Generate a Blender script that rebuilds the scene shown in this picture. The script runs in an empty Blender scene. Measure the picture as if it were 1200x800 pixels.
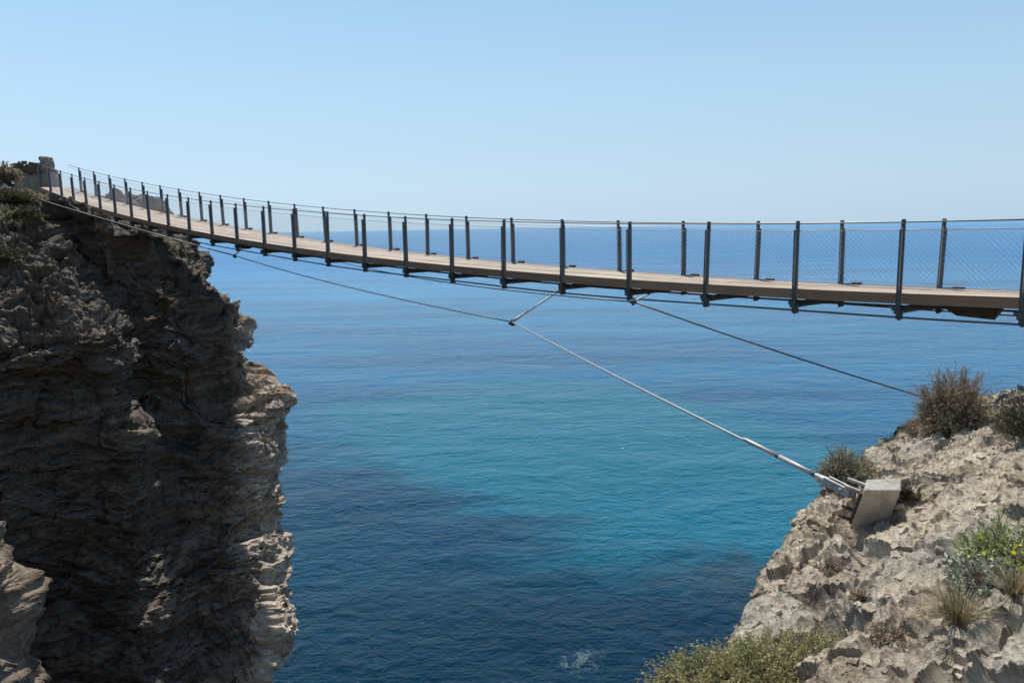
import bpy, math, random
import numpy as np
from mathutils import Vector, Matrix

random.seed(5)
scene = bpy.context.scene
COL = scene.collection
R = math.radians

# ------------------------------------------------------------------ camera
F_PX, PITCH, ROLL = 874.0934, 0.150472, -0.016945
cp, sp = math.cos(PITCH), math.sin(PITCH)
cr, sr = math.cos(ROLL), math.sin(ROLL)
FWD = np.array([0, cp, -sp])
R0, U0 = np.array([1., 0, 0]), np.array([0, sp, cp])
RGT, UPV = cr * R0 + sr * U0, -sr * R0 + cr * U0
cam = bpy.data.cameras.new("camera")
camo = bpy.data.objects.new("camera", cam)
COL.objects.link(camo)
camo.matrix_world = Matrix(((RGT[0], UPV[0], -FWD[0], 0), (RGT[1], UPV[1], -FWD[1], 0),
                            (RGT[2], UPV[2], -FWD[2], 0), (0, 0, 0, 1)))
cam.sensor_width = 36.0
cam.lens = F_PX / 1200 * 36
cam.clip_start = 0.05
cam.clip_end = 90000
scene.camera = camo

def ray(px, py):
    return FWD + (px - 600) / F_PX * RGT - (py - 400) / F_PX * UPV
def at(px, py, Y):
    d = ray(px, py)
    return d * (Y / d[1])
def at_z(px, py, z):
    d = ray(px, py)
    return d * (z / d[2])

SEA = -21.0

# ------------------------------------------------------------------ noise
_rng = np.random.RandomState(11)
_perm = np.tile(_rng.permutation(256), 3)
_g = _rng.normal(size=(256, 3)); _g /= np.linalg.norm(_g, axis=1)[:, None]
_j = _rng.rand(256, 3)
def perlin(P, off=0.0):
    P = P + off
    i = np.floor(P).astype(np.int64); f = P - i; i &= 255
    u = f * f * f * (f * (f * 6 - 15) + 10)
    out = 0
    for dx in (0, 1):
        for dy in (0, 1):
            for dz in (0, 1):
                h = _perm[_perm[_perm[i[..., 0] + dx] + i[..., 1] + dy] + i[..., 2] + dz]
                g = _g[h]
                v = g[..., 0] * (f[..., 0] - dx) + g[..., 1] * (f[..., 1] - dy) + g[..., 2] * (f[..., 2] - dz)
                w = (u[..., 0] if dx else 1 - u[..., 0]) * (u[..., 1] if dy else 1 - u[..., 1]) * (u[..., 2] if dz else 1 - u[..., 2])
                out = out + v * w
    return out
def fbm(P, n=4, off=0.0, gain=.5):
    s, a = 0, 1.0
    for k in range(n):
        s = s + a * perlin(P * 2.03 ** k, off + 17.3 * k); a *= gain
    return s
def worley(P, off=0):
    P = P + off
    i = np.floor(P).astype(np.int64); f = P - i
    f1 = np.full(P.shape[:-1], 9.0); f2 = f1.copy(); idv = np.zeros(P.shape[:-1])
    for dx in (-1, 0, 1):
        for dy in (-1, 0, 1):
            for dz in (-1, 0, 1):
                h = _perm[_perm[_perm[(i[..., 0] + dx) & 255] + ((i[..., 1] + dy) & 255)] + ((i[..., 2] + dz) & 255)]
                j = _j[h]
                d = (j[..., 0] + dx - f[..., 0]) ** 2 + (j[..., 1] + dy - f[..., 1]) ** 2 + (j[..., 2] + dz - f[..., 2]) ** 2
                new = d < f1
                f2 = np.where(new, f1, np.minimum(f2, d)); idv = np.where(new, h / 255.0, idv); f1 = np.where(new, d, f1)
    return np.sqrt(f1), np.sqrt(f2), idv

def strata(P, dip, amp, seed, layers, warp=.7):
    """ledges: blocks long across the layering, short along its normal"""
    n = np.array(dip, float); n /= np.linalg.norm(n)
    a = np.cross(n, [0.2, 1, 0.1]); a /= np.linalg.norm(a); b = np.cross(n, a)
    w = fbm(P * .35, 3, seed) * warp
    s, x, y = P @ n + w, P @ a, P @ b
    out = 0
    for lam, am, asp in layers:
        q = np.stack([x / (lam * asp), y / (lam * asp), s / lam], -1)
        v = perlin(q, seed + lam * 31)
        v2 = fbm(P / (lam * 5), 2, seed + 5 * lam)
        qq = v * 5.5 + .35; fl = np.floor(qq); stp = (fl + np.clip((qq - fl - .5) * 8 + .5, 0, 1)) / 2.2 - .3
        out = out + am * np.clip(stp, -1.3, 1.3) * (.65 + 1.1 * v2)
    return out * amp

# ------------------------------------------------------------------ materials
def mat(name):
    m = bpy.data.materials.new(name); m.use_nodes = True
    nt = m.node_tree; b = nt.nodes["Principled BSDF"]
    return m, nt, b
def N(nt, t, **kw):
    n = nt.nodes.new(t)
    for k, v in kw.items():
        if k in n.inputs: n.inputs[k].default_value = v
        else: setattr(n, k, v)
    return n
def ramp(nt, fac, stops, interp='LINEAR'):
    r = nt.nodes.new('ShaderNodeValToRGB'); r.color_ramp.interpolation = interp
    e = r.color_ramp.elements
    while len(e) < len(stops): e.new(.5)
    for k, (p, c) in enumerate(stops):
        e[k].position = p; e[k].color = (*c, 1) if len(c) == 3 else c
    nt.links.new(fac, r.inputs[0]); return r.outputs[0]
def mix(nt, f, a, b, mode='MIX'):
    m = nt.nodes.new('ShaderNodeMix'); m.data_type = 'RGBA'; m.blend_type = mode
    for k, v in ((0, f), (6, a), (7, b)):
        if isinstance(v, (int, float)): m.inputs[k].default_value = v
        elif isinstance(v, tuple): m.inputs[k].default_value = (*v, 1)
        else: nt.links.new(v, m.inputs[k])
    return m.outputs[2]
def noise(nt, co, scale, detail=6, rough=.6, dist=0.0, dim='3D'):
    n = N(nt, 'ShaderNodeTexNoise'); n.inputs['Scale'].default_value = scale
    n.inputs['Detail'].default_value = detail; n.inputs['Roughness'].default_value = rough
    n.inputs['Distortion'].default_value = dist
    nt.links.new(co, n.inputs['Vector']); return n.outputs['Fac']
def mapping(nt, co, scale=(1, 1, 1), rot=(0, 0, 0), loc=(0, 0, 0)):
    m = N(nt, 'ShaderNodeMapping'); m.inputs['Scale'].default_value = scale
    m.inputs['Rotation'].default_value = rot; m.inputs['Location'].default_value = loc
    nt.links.new(co, m.inputs['Vector']); return m.outputs[0]
def math_(nt, op, a, b=0.0, c=None, clamp=False):
    m = nt.nodes.new('ShaderNodeMath'); m.operation = op; m.use_clamp = clamp
    for k, v in ((0, a), (1, b), (2, c)):
        if v is None: continue
        if isinstance(v, (int, float)): m.inputs[k].default_value = v
        else: nt.links.new(v, m.inputs[k])
    return m.outputs[0]

def simple(name, col, rough=.6, metal=0., var=.25, scale=12., bump=.0, col2=None):
    m, nt, b = mat(name)
    tc = N(nt, 'ShaderNodeTexCoord')
    n = noise(nt, tc.outputs['Object'], scale, 5, .65)
    c2 = col2 or tuple(c * (1 - var) for c in col)
    c1 = tuple(min(1, c * (1 + var * .6)) for c in col)
    nt.links.new(ramp(nt, n, [(.32, c2), (.68, c1)]), b.inputs['Base Color'])
    b.inputs['Roughness'].default_value = rough; b.inputs['Metallic'].default_value = metal
    if bump:
        bp = N(nt, 'ShaderNodeBump'); bp.inputs['Strength'].default_value = bump; bp.inputs['Distance'].default_value = .02
        nt.links.new(noise(nt, tc.outputs['Object'], scale * 4, 4, .7), bp.inputs['Height'])
        nt.links.new(bp.outputs[0], b.inputs['Normal'])
    return m

def rock_mat(name, base, light, grey, brown, dipscale, rot, stain=.35, pt=(.44, .54), bscale=1.0, greyamt=.5, pale=False):
    m, nt, b = mat(name)
    geo = N(nt, 'ShaderNodeNewGeometry'); P = geo.outputs['Position']
    strat = mapping(nt, P, dipscale, rot)
    n1 = noise(nt, P, .55, 8, .62, .4)
    n2 = noise(nt, strat, 1.6, 8, .7, .3)
    n3 = noise(nt, P, 9.0, 6, .75)
    n4 = noise(nt, P, .9, 5, .55, 0.6)
    n5 = noise(nt, P, 34.0, 3, .7)
    c = ramp(nt, n2, [(.30, brown), (.46, base), (.66, light)])
    g = ramp(nt, n1, [(.44, (0, 0, 0)), (.60, (greyamt,) * 3)])
    c = mix(nt, g, c, grey)
    st = ramp(nt, n4, [(.56, (0, 0, 0)), (.70, (stain,) * 3)])
    c = mix(nt, st, c, tuple(x * y for x, y in zip(base, (1.05, .72, .48))))
    f = ramp(nt, n3, [(.30, (.50, .47, .43)), (.46, (.95, .94, .93)), (.72, (1.18, 1.17, 1.15))])
    c = mix(nt, 1.0, c, f, 'MULTIPLY')
    f5 = ramp(nt, n5, [(.30, (.70, .69, .67)), (.48, (1, 1, 1)), (.78, (1.1, 1.1, 1.1))])
    c = mix(nt, .8, c, f5, 'MULTIPLY')
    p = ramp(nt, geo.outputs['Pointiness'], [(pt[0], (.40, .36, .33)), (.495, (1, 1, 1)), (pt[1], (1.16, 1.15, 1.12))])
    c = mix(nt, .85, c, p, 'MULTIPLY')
    if pale:   # sunlight painted into the colour of the corner towards the open sea
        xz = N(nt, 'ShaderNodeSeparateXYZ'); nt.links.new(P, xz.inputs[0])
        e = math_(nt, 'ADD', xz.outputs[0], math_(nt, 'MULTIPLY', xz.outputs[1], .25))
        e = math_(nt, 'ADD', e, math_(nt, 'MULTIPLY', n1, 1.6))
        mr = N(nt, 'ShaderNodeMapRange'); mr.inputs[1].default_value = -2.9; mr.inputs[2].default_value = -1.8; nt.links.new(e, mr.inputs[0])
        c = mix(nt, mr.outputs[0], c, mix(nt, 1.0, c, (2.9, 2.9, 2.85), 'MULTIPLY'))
    nt.links.new(c, b.inputs['Base Color'])
    b.inputs['Roughness'].default_value = .92
    b.inputs['Specular IOR Level'].default_value = .2
    bp = N(nt, 'ShaderNodeBump'); bp.inputs['Strength'].default_value = .8; bp.inputs['Distance'].default_value = .05 * bscale
    bn = noise(nt, mapping(nt, P, tuple(v * 2.2 for v in dipscale), rot), 3.5 / bscale, 10, .72, .2)
    nt.links.new(bn, bp.inputs['Height'])
    bp2 = N(nt, 'ShaderNodeBump'); bp2.inputs['Strength'].default_value = .9; bp2.inputs['Distance'].default_value = .013 * bscale
    nt.links.new(noise(nt, P, 26 / bscale, 6, .75), bp2.inputs['Height'])
    nt.links.new(bp.outputs[0], bp2.inputs['Normal'])
    nt.links.new(bp2.outputs[0], b.inputs['Normal'])
    return m

M = {}
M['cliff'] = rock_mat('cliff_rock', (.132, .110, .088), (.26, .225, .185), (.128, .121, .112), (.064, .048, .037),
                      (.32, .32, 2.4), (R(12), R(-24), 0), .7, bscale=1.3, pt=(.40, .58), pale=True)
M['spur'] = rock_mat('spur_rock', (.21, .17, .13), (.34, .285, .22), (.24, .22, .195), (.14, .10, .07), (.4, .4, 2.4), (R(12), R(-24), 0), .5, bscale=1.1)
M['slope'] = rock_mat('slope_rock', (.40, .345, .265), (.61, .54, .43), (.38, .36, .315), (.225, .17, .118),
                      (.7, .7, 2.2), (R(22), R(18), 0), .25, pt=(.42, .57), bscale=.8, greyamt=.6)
M['scrub'] = simple('sky_blocker_scrub', (.11, .10, .06), .95, 0, .5, .8, .5, (.05, .055, .03))
M['steel'] = simple('dark_steel', (.085, .098, .115), .5, .35, .3, 9)
M['steel_b'] = simple('rusty_dark_steel', (.085, .065, .052), .65, .4, .5, 7)
M['galv'] = simple('galvanised_steel', (.50, .49, .47), .55, .35, .25, 14)
M['cable'] = simple('steel_cable', (.17, .165, .155), .5, .6, .2, 20)
M['cable_l'] = simple('light_steel_cable', (.42, .42, .41), .5, .4, .2, 20)
M['net'] = simple('wire_net', (.42, .45, .48), .5, .5, .2, 20)
M['concrete'] = simple('concrete', (.46, .425, .375), .92, 0, .38, 6, .9)
M['plaster'] = simple('ochre_render', (.34, .27, .20), .9, 0, .3, 3, .5, (.22, .19, .155))

def wood(name, c1, c2, c3):
    m, nt, b = mat(name)
    tc = N(nt, 'ShaderNodeNewGeometry'); P = tc.outputs['Position']
    # grain along the walkway
    g = mapping(nt, mapping(nt, P, rot=(0, 0, -HD)), (.5, 9, 9))
    n = noise(nt, g, 2.2, 7, .7); n2 = noise(nt, P, 1.1, 4, .6)
    c = ramp(nt, n, [(.3, c1), (.55, c2), (.75, c3)])
    c = mix(nt, ramp(nt, n2, [(.42, (0, 0, 0)), (.6, (.55, .55, .55))]), c, tuple(x * .72 for x in c2))
    at_ = N(nt, 'ShaderNodeAttribute'); at_.attribute_name = 'tone'
    c = mix(nt, 1.0, c, ramp(nt, at_.outputs['Fac'], [(0, (.74, .72, .7)), (1, (1.12, 1.12, 1.12))]), 'MULTIPLY')
    nt.links.new(c, b.inputs['Base Color']); b.inputs['Roughness'].default_value = .75
    bp = N(nt, 'ShaderNodeBump'); bp.inputs['Strength'].default_value = .4; bp.inputs['Distance'].default_value = .01
    nt.links.new(n, bp.inputs['Height']); nt.links.new(bp.outputs[0], b.inputs['Normal'])
    return m

# ------------------------------------------------------------------ mesh helpers
class MB:
    def __init__(s): s.v = []; s.f = []; s.t = []
    def hexa(s, c8, tone=.5):
        o = len(s.v); s.v += [tuple(p) for p in c8]
        for q in ((0, 3, 2, 1), (4, 5, 6, 7), (0, 1, 5, 4), (1, 2, 6, 5), (2, 3, 7, 6), (3, 0, 4, 7)):
            s.f.append(tuple(o + i for i in q)); s.t.append(tone)
    def box(s, c, ax, ay, az, tone=.5):
        """c centre, ax ay az half vectors"""
        c, ax, ay, az = map(np.asarray, (c, ax, ay, az))
        s.hexa([c - ax - ay - az, c + ax - ay - az, c + ax + ay - az, c - ax + ay - az,
                c - ax - ay + az, c + ax - ay + az, c + ax + ay + az, c - ax + ay + az], tone)
    def tube(s, pts, r, n=8, cap=True):
        pts = [np.asarray(p, float) for p in pts]; rs = r if hasattr(r, '__len__') else [r] * len(pts)
        o = len(s.v); up = np.array([0.01, 0.02, 1.])
        for i, p in enumerate(pts):
            d = pts[min(i + 1, len(pts) - 1)] - pts[max(i - 1, 0)]; d = d / (np.linalg.norm(d) + 1e-12)
            u = np.array([1., 0, 0]) if abs(d[2]) > .99 else up
            a = np.cross(d, u); a /= np.linalg.norm(a); b = np.cross(d, a)
            for k in range(n):
                t = 2 * math.pi * k / n
                s.v.append(tuple(p + rs[i] * (math.cos(t) * a + math.sin(t) * b)))
        for i in range(len(pts) - 1):
            for k in range(n):
                k2 = (k + 1) % n
                s.f.append((o + i * n + k, o + i * n + k2, o + (i + 1) * n + k2, o + (i + 1) * n + k)); s.t.append(.5)
        if cap:
            s.f.append(tuple(o + k for k in range(n))[::-1]); s.t.append(.5)
            e = o + (len(pts) - 1) * n; s.f.append(tuple(e + k for k in range(n))); s.t.append(.5)
    def build(s, name, m, parent=None, smooth=False, bevel=0):
        me = bpy.data.meshes.new(name); me.from_pydata(s.v, [], s.f)
        a = me.attributes.new('tone', 'FLOAT', 'FACE'); a.data.foreach_set('value', s.t)
        if smooth: me.polygons.foreach_set('use_smooth', [True] * len(me.polygons))
        me.materials.append(m)
        ob = bpy.data.objects.new(name, me); COL.objects.link(ob)
        if parent: ob.parent = parent; ob.matrix_parent_inverse = Matrix.Translation(-Vector(parent.location))
        if bevel:
            b = ob.modifiers.new('bevel', 'BEVEL'); b.width = bevel; b.segments = 2; b.limit_method = 'ANGLE'
        return ob

def npmesh(name, V, Fq, m, smooth=True, parent=None):
    me = bpy.data.meshes.new(name)
    V = np.ascontiguousarray(V, dtype=np.float32); Fq = np.ascontiguousarray(Fq, dtype=np.int32)
    k = Fq.shape[1]
    me.vertices.add(len(V)); me.vertices.foreach_set('co', V.ravel())
    me.loops.add(Fq.size); me.loops.foreach_set('vertex_index', Fq.ravel())
    me.polygons.add(len(Fq)); me.polygons.foreach_set('loop_start', np.arange(0, Fq.size, k, dtype=np.int32))
    me.polygons.foreach_set('loop_total', np.full(len(Fq), k, dtype=np.int32))
    me.polygons.foreach_set('use_smooth', np.full(len(Fq), smooth))
    me.update(calc_edges=True); me.materials.append(m)
    ob = bpy.data.objects.new(name, me); COL.objects.link(ob)
    if parent: ob.parent = parent; ob.matrix_parent_inverse = Matrix.Translation(-Vector(parent.location))
    return ob
def gridfaces(nu, nv):
    i = np.arange(nu * nv).reshape(nu, nv)
    return np.stack([i[:-1, :-1], i[1:, :-1], i[1:, 1:], i[:-1, 1:]], -1).reshape(-1, 4)
def gnormals(P):
    du = np.gradient(P, axis=0); dv = np.gradient(P, axis=1)
    n = np.cross(du, dv); return n / (np.linalg.norm(n, axis=-1, keepdims=True) + 1e-9)
def smooth1(a, k, axis):
    for _ in range(k):
        a = (np.roll(a, 1, axis) + 2 * a + np.roll(a, -1, axis)) / 4
    return a
def tag(o, label=None, cat=None, group=None, kind=None):
    if label: o['label'] = label
    if cat: o['category'] = cat
    if group: o['group'] = group
    if kind: o['kind'] = kind
    return o
def empty(name, loc, label, cat, group=None):
    o = bpy.data.objects.new(name, None); COL.objects.link(o); o.location = tuple(loc); o.empty_display_size = .2
    return tag(o, label, cat, group)

# ------------------------------------------------------------------ bridge geometry
BX, BY, HD, BS = -6.524672, 22.782772, -0.721853, 1.691146
BZ = (-0.463006, -0.128291, 0.005891, 4.5e-05)
UD = np.array([math.cos(HD), math.sin(HD), 0]); ND = np.array([-math.sin(HD), math.cos(HD), 0]); ZD = np.array([0, 0, 1.])
def bz(t):
    return BZ[0] + BZ[1] * t + BZ[2] * t * t + BZ[3] * t ** 3
def row(k, w=0.0):
    """w = 0 near post row, 1 far post row; k may be fractional"""
    t = k - 12.0; tc = max(-13., min(t, 12.))
    a = BS * t + 0.00351 * t * t - 0.000453 * t ** 3
    p = np.array([BX, BY, 0]) + UD * a; p[2] = bz(t)
    W = 2.091363 - 0.014781 * tc - 0.00623 * tc * tc
    return p + (ND * W + UD * .28) * w
def frame(k):
    d = row(k + .05) - row(k - .05); d /= np.linalg.norm(d)
    return d
M['deck'] = wood('deck_wood', (.34, .265, .20), (.48, .395, .31), (.60, .51, .42))
M['fascia'] = wood('fascia_wood', (.21, .14, .092), (.29, .20, .138), (.38, .275, .195))
K0, K1, H = -1, 26, 1.15

bridge = empty('suspension_bridge', row(K0), 'long narrow wooden footbridge on steel cables sagging across the rocky inlet', 'footbridge')

def across(k, w): return row(k, w)
# deck boards
mb = MB(); nb = 9; rnd = random.Random(3)
for k in range(K0 - 1, K1):
    for b in range(nb):
        w0 = (b + .02) / nb; w1 = (b + .98) / nb
        sub = 2; tone = rnd.random()
        for q in range(sub):
            ka, kb = k + q / sub, k + (q + 1) / sub
            if q == sub - 1: kb -= .008
            dz = (.028 + rnd.uniform(-.002, .003)) * ZD
            a0, a1, b0, b1 = across(ka, w0), across(ka, w1), across(kb, w0), across(kb, w1)
            mb.hexa([a0 - dz, b0 - dz, b1 - dz, a1 - dz, a0, b0, b1, a1], tone)
mb.build('deck', M['deck'], bridge)
# edge beams (near and far)
for w, s in ((0.0, 1), (1.0, -1)):
    mb = MB()
    for k in range(K0 - 1, K1):
        tone = rnd.random() * .6 + .2
        for q in range(2):
            ka, kb = k + q / 2, k + (q + 1) / 2 - (.006 if q else 0)
            p, r_ = row(ka, w), row(kb, w)
            i0, i1 = -.012 * ND * s, -.055 * ND * s
            t0, t1 = .006 * ZD, -.160 * ZD
            mb.hexa([p + i1 + t1, r_ + i1 + t1, r_ + i0 + t1, p + i0 + t1, p + i1 + t0, r_ + i1 + t0, r_ + i0 + t0, p + i0 + t0], tone)
    mb.build('edge_beam', M['fascia'], bridge)
    # top highlight board
    # slim steel rod running under the edge
    mb = MB(); mb.tube([row(k / 2, w) + ND * s * .03 - ZD * .205 for k in range(2 * K0 - 2, 2 * K1 + 1)], .014, 6)
    mb.build('stringer', M['steel_b'], bridge, True)
# cross beams with haunches
for k in range(K0, K1 + 1):
    mb = MB(); a, c = row(k, 0) - ND * .10, row(k, 1) + ND * .10
    mid, hv = (a + c) / 2, (c - a) / 2
    d = frame(k)
    mb.box(mid - ZD * .262, d * .045, hv, ZD * .05)
    mb.build('cross_beam', M['steel'], bridge)
for k in range(K0, K1):
    for w in (0.04, .96):
        p = row(k, w); q1 = row(k + .12, w); q2 = row(k + .5, w); q3 = row(k + .88, w); q4 = row(k + 1, w)
        mb = MB()
        for (a, da, b, db) in ((p, .29, q1, .255), (q1, .255, q2, .2), (q2, .2, q3, .2), (q3, .2, q4, .235)):
            hw = ND * .02
            mb.hexa([a - hw - ZD * da, b - hw - ZD * db, b + hw - ZD * db, a + hw - ZD * da,
                     a - hw - ZD * .188, b - hw - ZD * .188, b + hw - ZD * .188, a + hw - ZD * .188])
        mb.build('haunch', M['steel_b'], bridge)
# posts
def make_post(side):
    s = side
    mb = MB()
    # outer flat and inner tongue, origin at row point, x = along, y = across (towards far), z up
    mb.box((0, -.028 * s, (H - .15 - .25) / 2), (.036, 0, 0), (0, .03, 0), (0, 0, (H - .15 + .25) / 2))
    mb.box((0, .024 * s, (H - .22) / 2), (.029, 0, 0), (0, .0215, 0), (0, 0, (H + .22) / 2))
    return mb
def place_child(src, name, p, parent, mat_, s, first):
    if first[0] is None:
        o = src.build(name, mat_, None, bevel=.004); first[0] = o
    else:
        o = first[0].copy(); COL.objects.link(o)
    o.parent = parent
    return o
for w, s in ((0, 1), (1, -1)):
    first, firstc, firsts, firstb = [None], [None], [None], [None]
    for k in range(K0 - (1 if w == 0 else 0), K1 + 1):
        p = row(k, w)
        loc = Vector(tuple(p - row(K0)))
        o = place_child(make_post(s), 'post', p, bridge, M['steel'], s, first)
        o.location = loc; o.rotation_euler = (rnd.uniform(-.012, .012), rnd.uniform(-.018, .018), HD + rnd.uniform(-.05, .05))
        # clamp shoe under the post gripping the main cable (sub part)
        mb = MB()
        mb.box((.02, -.02 * s, -.33), (.045, 0, 0), (0, .045, 0), (0, 0, .07))
        mb.box((-.05, .01 * s, -.235), (.045, 0, 0), (0, .05, 0), (0, 0, .035))
        mb.tube([(.03, -.10, -.395), (.03, .07, -.395)], .026, 8)
        mb.tube([(-.02, -.09, -.27), (-.02, .06, -.27)], .014, 6)
        c = place_child(mb, 'cable_clamp', p, o, M['steel'], s, firstc)
        # bolts along the face
        mb = MB()
        for zz in np.linspace(.05, H - .06, 9):
            mb.tube([(.0, -.062, zz), (.0, .052, zz)], .006, 6)
        mb.box((0, -.0587 * 1, H / 2 - .02), (.008, 0, 0), (0, .0012, 0), (0, 0, H / 2 - .09))
        c2 = place_child(mb, 'bolt_strip', p, o, M['galv'], s, firstb)
        if w == 1:
            mb = MB()   # gusset on the far edge beside the post
            mb.hexa([(.03, -.01, -.03), (.36, -.01, -.03), (.36, .05, -.03), (.03, .05, -.03),
                     (.03, -.01, .006), (.36, -.01, .035), (.36, .05, .035), (.03, .05, .006)])
            mb.box((.30, -.03, .008), (.09, 0, 0), (0, .02, 0), (0, 0, .03))
            place_child(mb, 'side_bracket', p, o, M['steel_b'], s, firsts)
    # the cables of this side
    ks = [K0 - 1.6 + i * .2 for i in range(int((K1 - K0 + 1.6) / .2) + 1)]
    mb = MB(); mb.tube([row(k, w) + ZD * (H - .045) + ND * .002 for k in ks if k > K0 - 1.05], .012, 6)
    mb.build('handrail_cable', M['cable'], bridge, True)
    mb = MB(); mb.tube([row(k, w) + ZD * (H - .17) for k in ks if k > K0 - 1.05], .004, 5)
    mb.build('net_cord', M['cable'], bridge, True)
    mb = MB(); mb.tube([row(k, w) + ZD * .07 for k in ks if k > K0 - 1.05], .004, 5)
    mb.build('net_cord', M['cable'], bridge, True)
    for off in (-.02, .03):
        mb = MB(); mb.tube([row(k, w) + ZD * (-.372 + .012 * math.sin(k * 1.3)) + ND * (off - .02) for k in ks], .0135, 8)
        mb.build('main_cable', M['cable'], bridge, True)
# netting, one panel per bay and side
def net_panel(k, w):
    mb = MB(); z0, z1 = .07, H - .17; L = BS; hh = z1 - z0; stp = .085; r_ = .0015
    def P(a, z): return row(k + a / L, w) + ZD * z
    n = int((L + hh) / stp) + 1
    for sgn in (1, -1):
        for i in range(n):
            a0 = i * stp - hh
            pts = [(a0, z0), (a0 + hh, z1)]
            (xa, za), (xb, zb) = pts
            if xb < 0 or xa > L: continue
            if xa < 0: za += -xa; xa = 0
            if xb > L: zb -= xb - L; xb = L
            if sgn < 0: xa, xb = L - xa, L - xb
            p, q = P(xa, za), P(xb, zb)
            d = q - p; m_ = np.cross(d, ND); m_ = m_ / np.linalg.norm(m_) * r_
            nn = ND * r_; o = len(mb.v)
            for pp in (p, q):
                mb.v += [tuple(pp + m_), tuple(pp - .5 * m_ + nn), tuple(pp - .5 * m_ - nn)]
            for a_, b_ in ((0, 1), (1, 2), (2, 0)):
                mb.f.append((o + a_, o + b_, o + 3 + b_, o + 3 + a_)); mb.t.append(.5)
    for (a0, z_0, a1, z_1) in ((0, z0, L, z0), (0, z1, L, z1), (.01, z0, .01, z1), (L - .01, z0, L - .01, z1)):
        mb.tube([P(a0, z_0), P(a1, z_1)], .0022, 4)
    return mb.build('netting', M['net'], bridge)
for k in range(K0, K1):
    for w in (0, 1): net_panel(k, w)
# under-deck boxes where the guys are fixed
for k, dw in ((10.0, .12), (10.9, .05), (22.45, .25)):
    mb = MB(); p = row(k, dw)
    mb.box(p - ZD * .29, UD * .12, ND * .12, ZD * .06)
    if k > 20:
        mb.v = []; mb.f = []; mb.t = []
        mb.hexa([p + UD * -.05 - ZD * .34, p + UD * .45 - ZD * .37, p + UD * .45 + ND * .5 - ZD * .33, p + UD * -.05 + ND * .5 - ZD * .3,
                 p + UD * -.28 - ZD * .2, p + UD * .5 - ZD * .2, p + UD * .5 + ND * .6 - ZD * .2, p + UD * -.28 + ND * .6 - ZD * .2])
    mb.build('anchor_box', M['steel_b'], bridge)

# ------------------------------------------------------------------ right rock slope
GD = np.array([.66, .7513, 0]); QD = np.array([.7513, -.66, 0])
def slope_base(g, s):
    """g along the gorge, s across: s>0 inland (uphill), s<0 down the cliff"""
    rg = [-6, 0, 3.2, 4.5, 5.4, 6.1, 6.8, 7.6, 8.6, 9.6, 11, 12.4, 13.4, 14.2, 14.9, 15.4, 15.9]
    rq = [-2.2, -1.9, -1.75, -2.03, -2.22, -2.50, -2.69, -2.72, -2.86, -2.95, -3.1, -3.2, -3.05, -2.55, -1.9, -1.0, .4]
    rim = np.interp(g, rg, rq)
    zr = -3.1 + .5 * (rim + 2.8) + np.interp(g, [3, 8, 14, 16], [0, 0, -.05, -.3])
    up = np.maximum(s, 0); dn = np.maximum(-s, 0)
    q = rim + up - (dn * .12 + .06 * (1 - np.exp(-dn * 1.2)))
    z = zr + .5 * up - np.where(s > 0, 0, dn * .95)
    z = np.minimum(z, -1.62 + .04 * up)
    # ends at the seaward headland
    return q, z
ANCH_C = at(1022, 600, 8.35)
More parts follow.
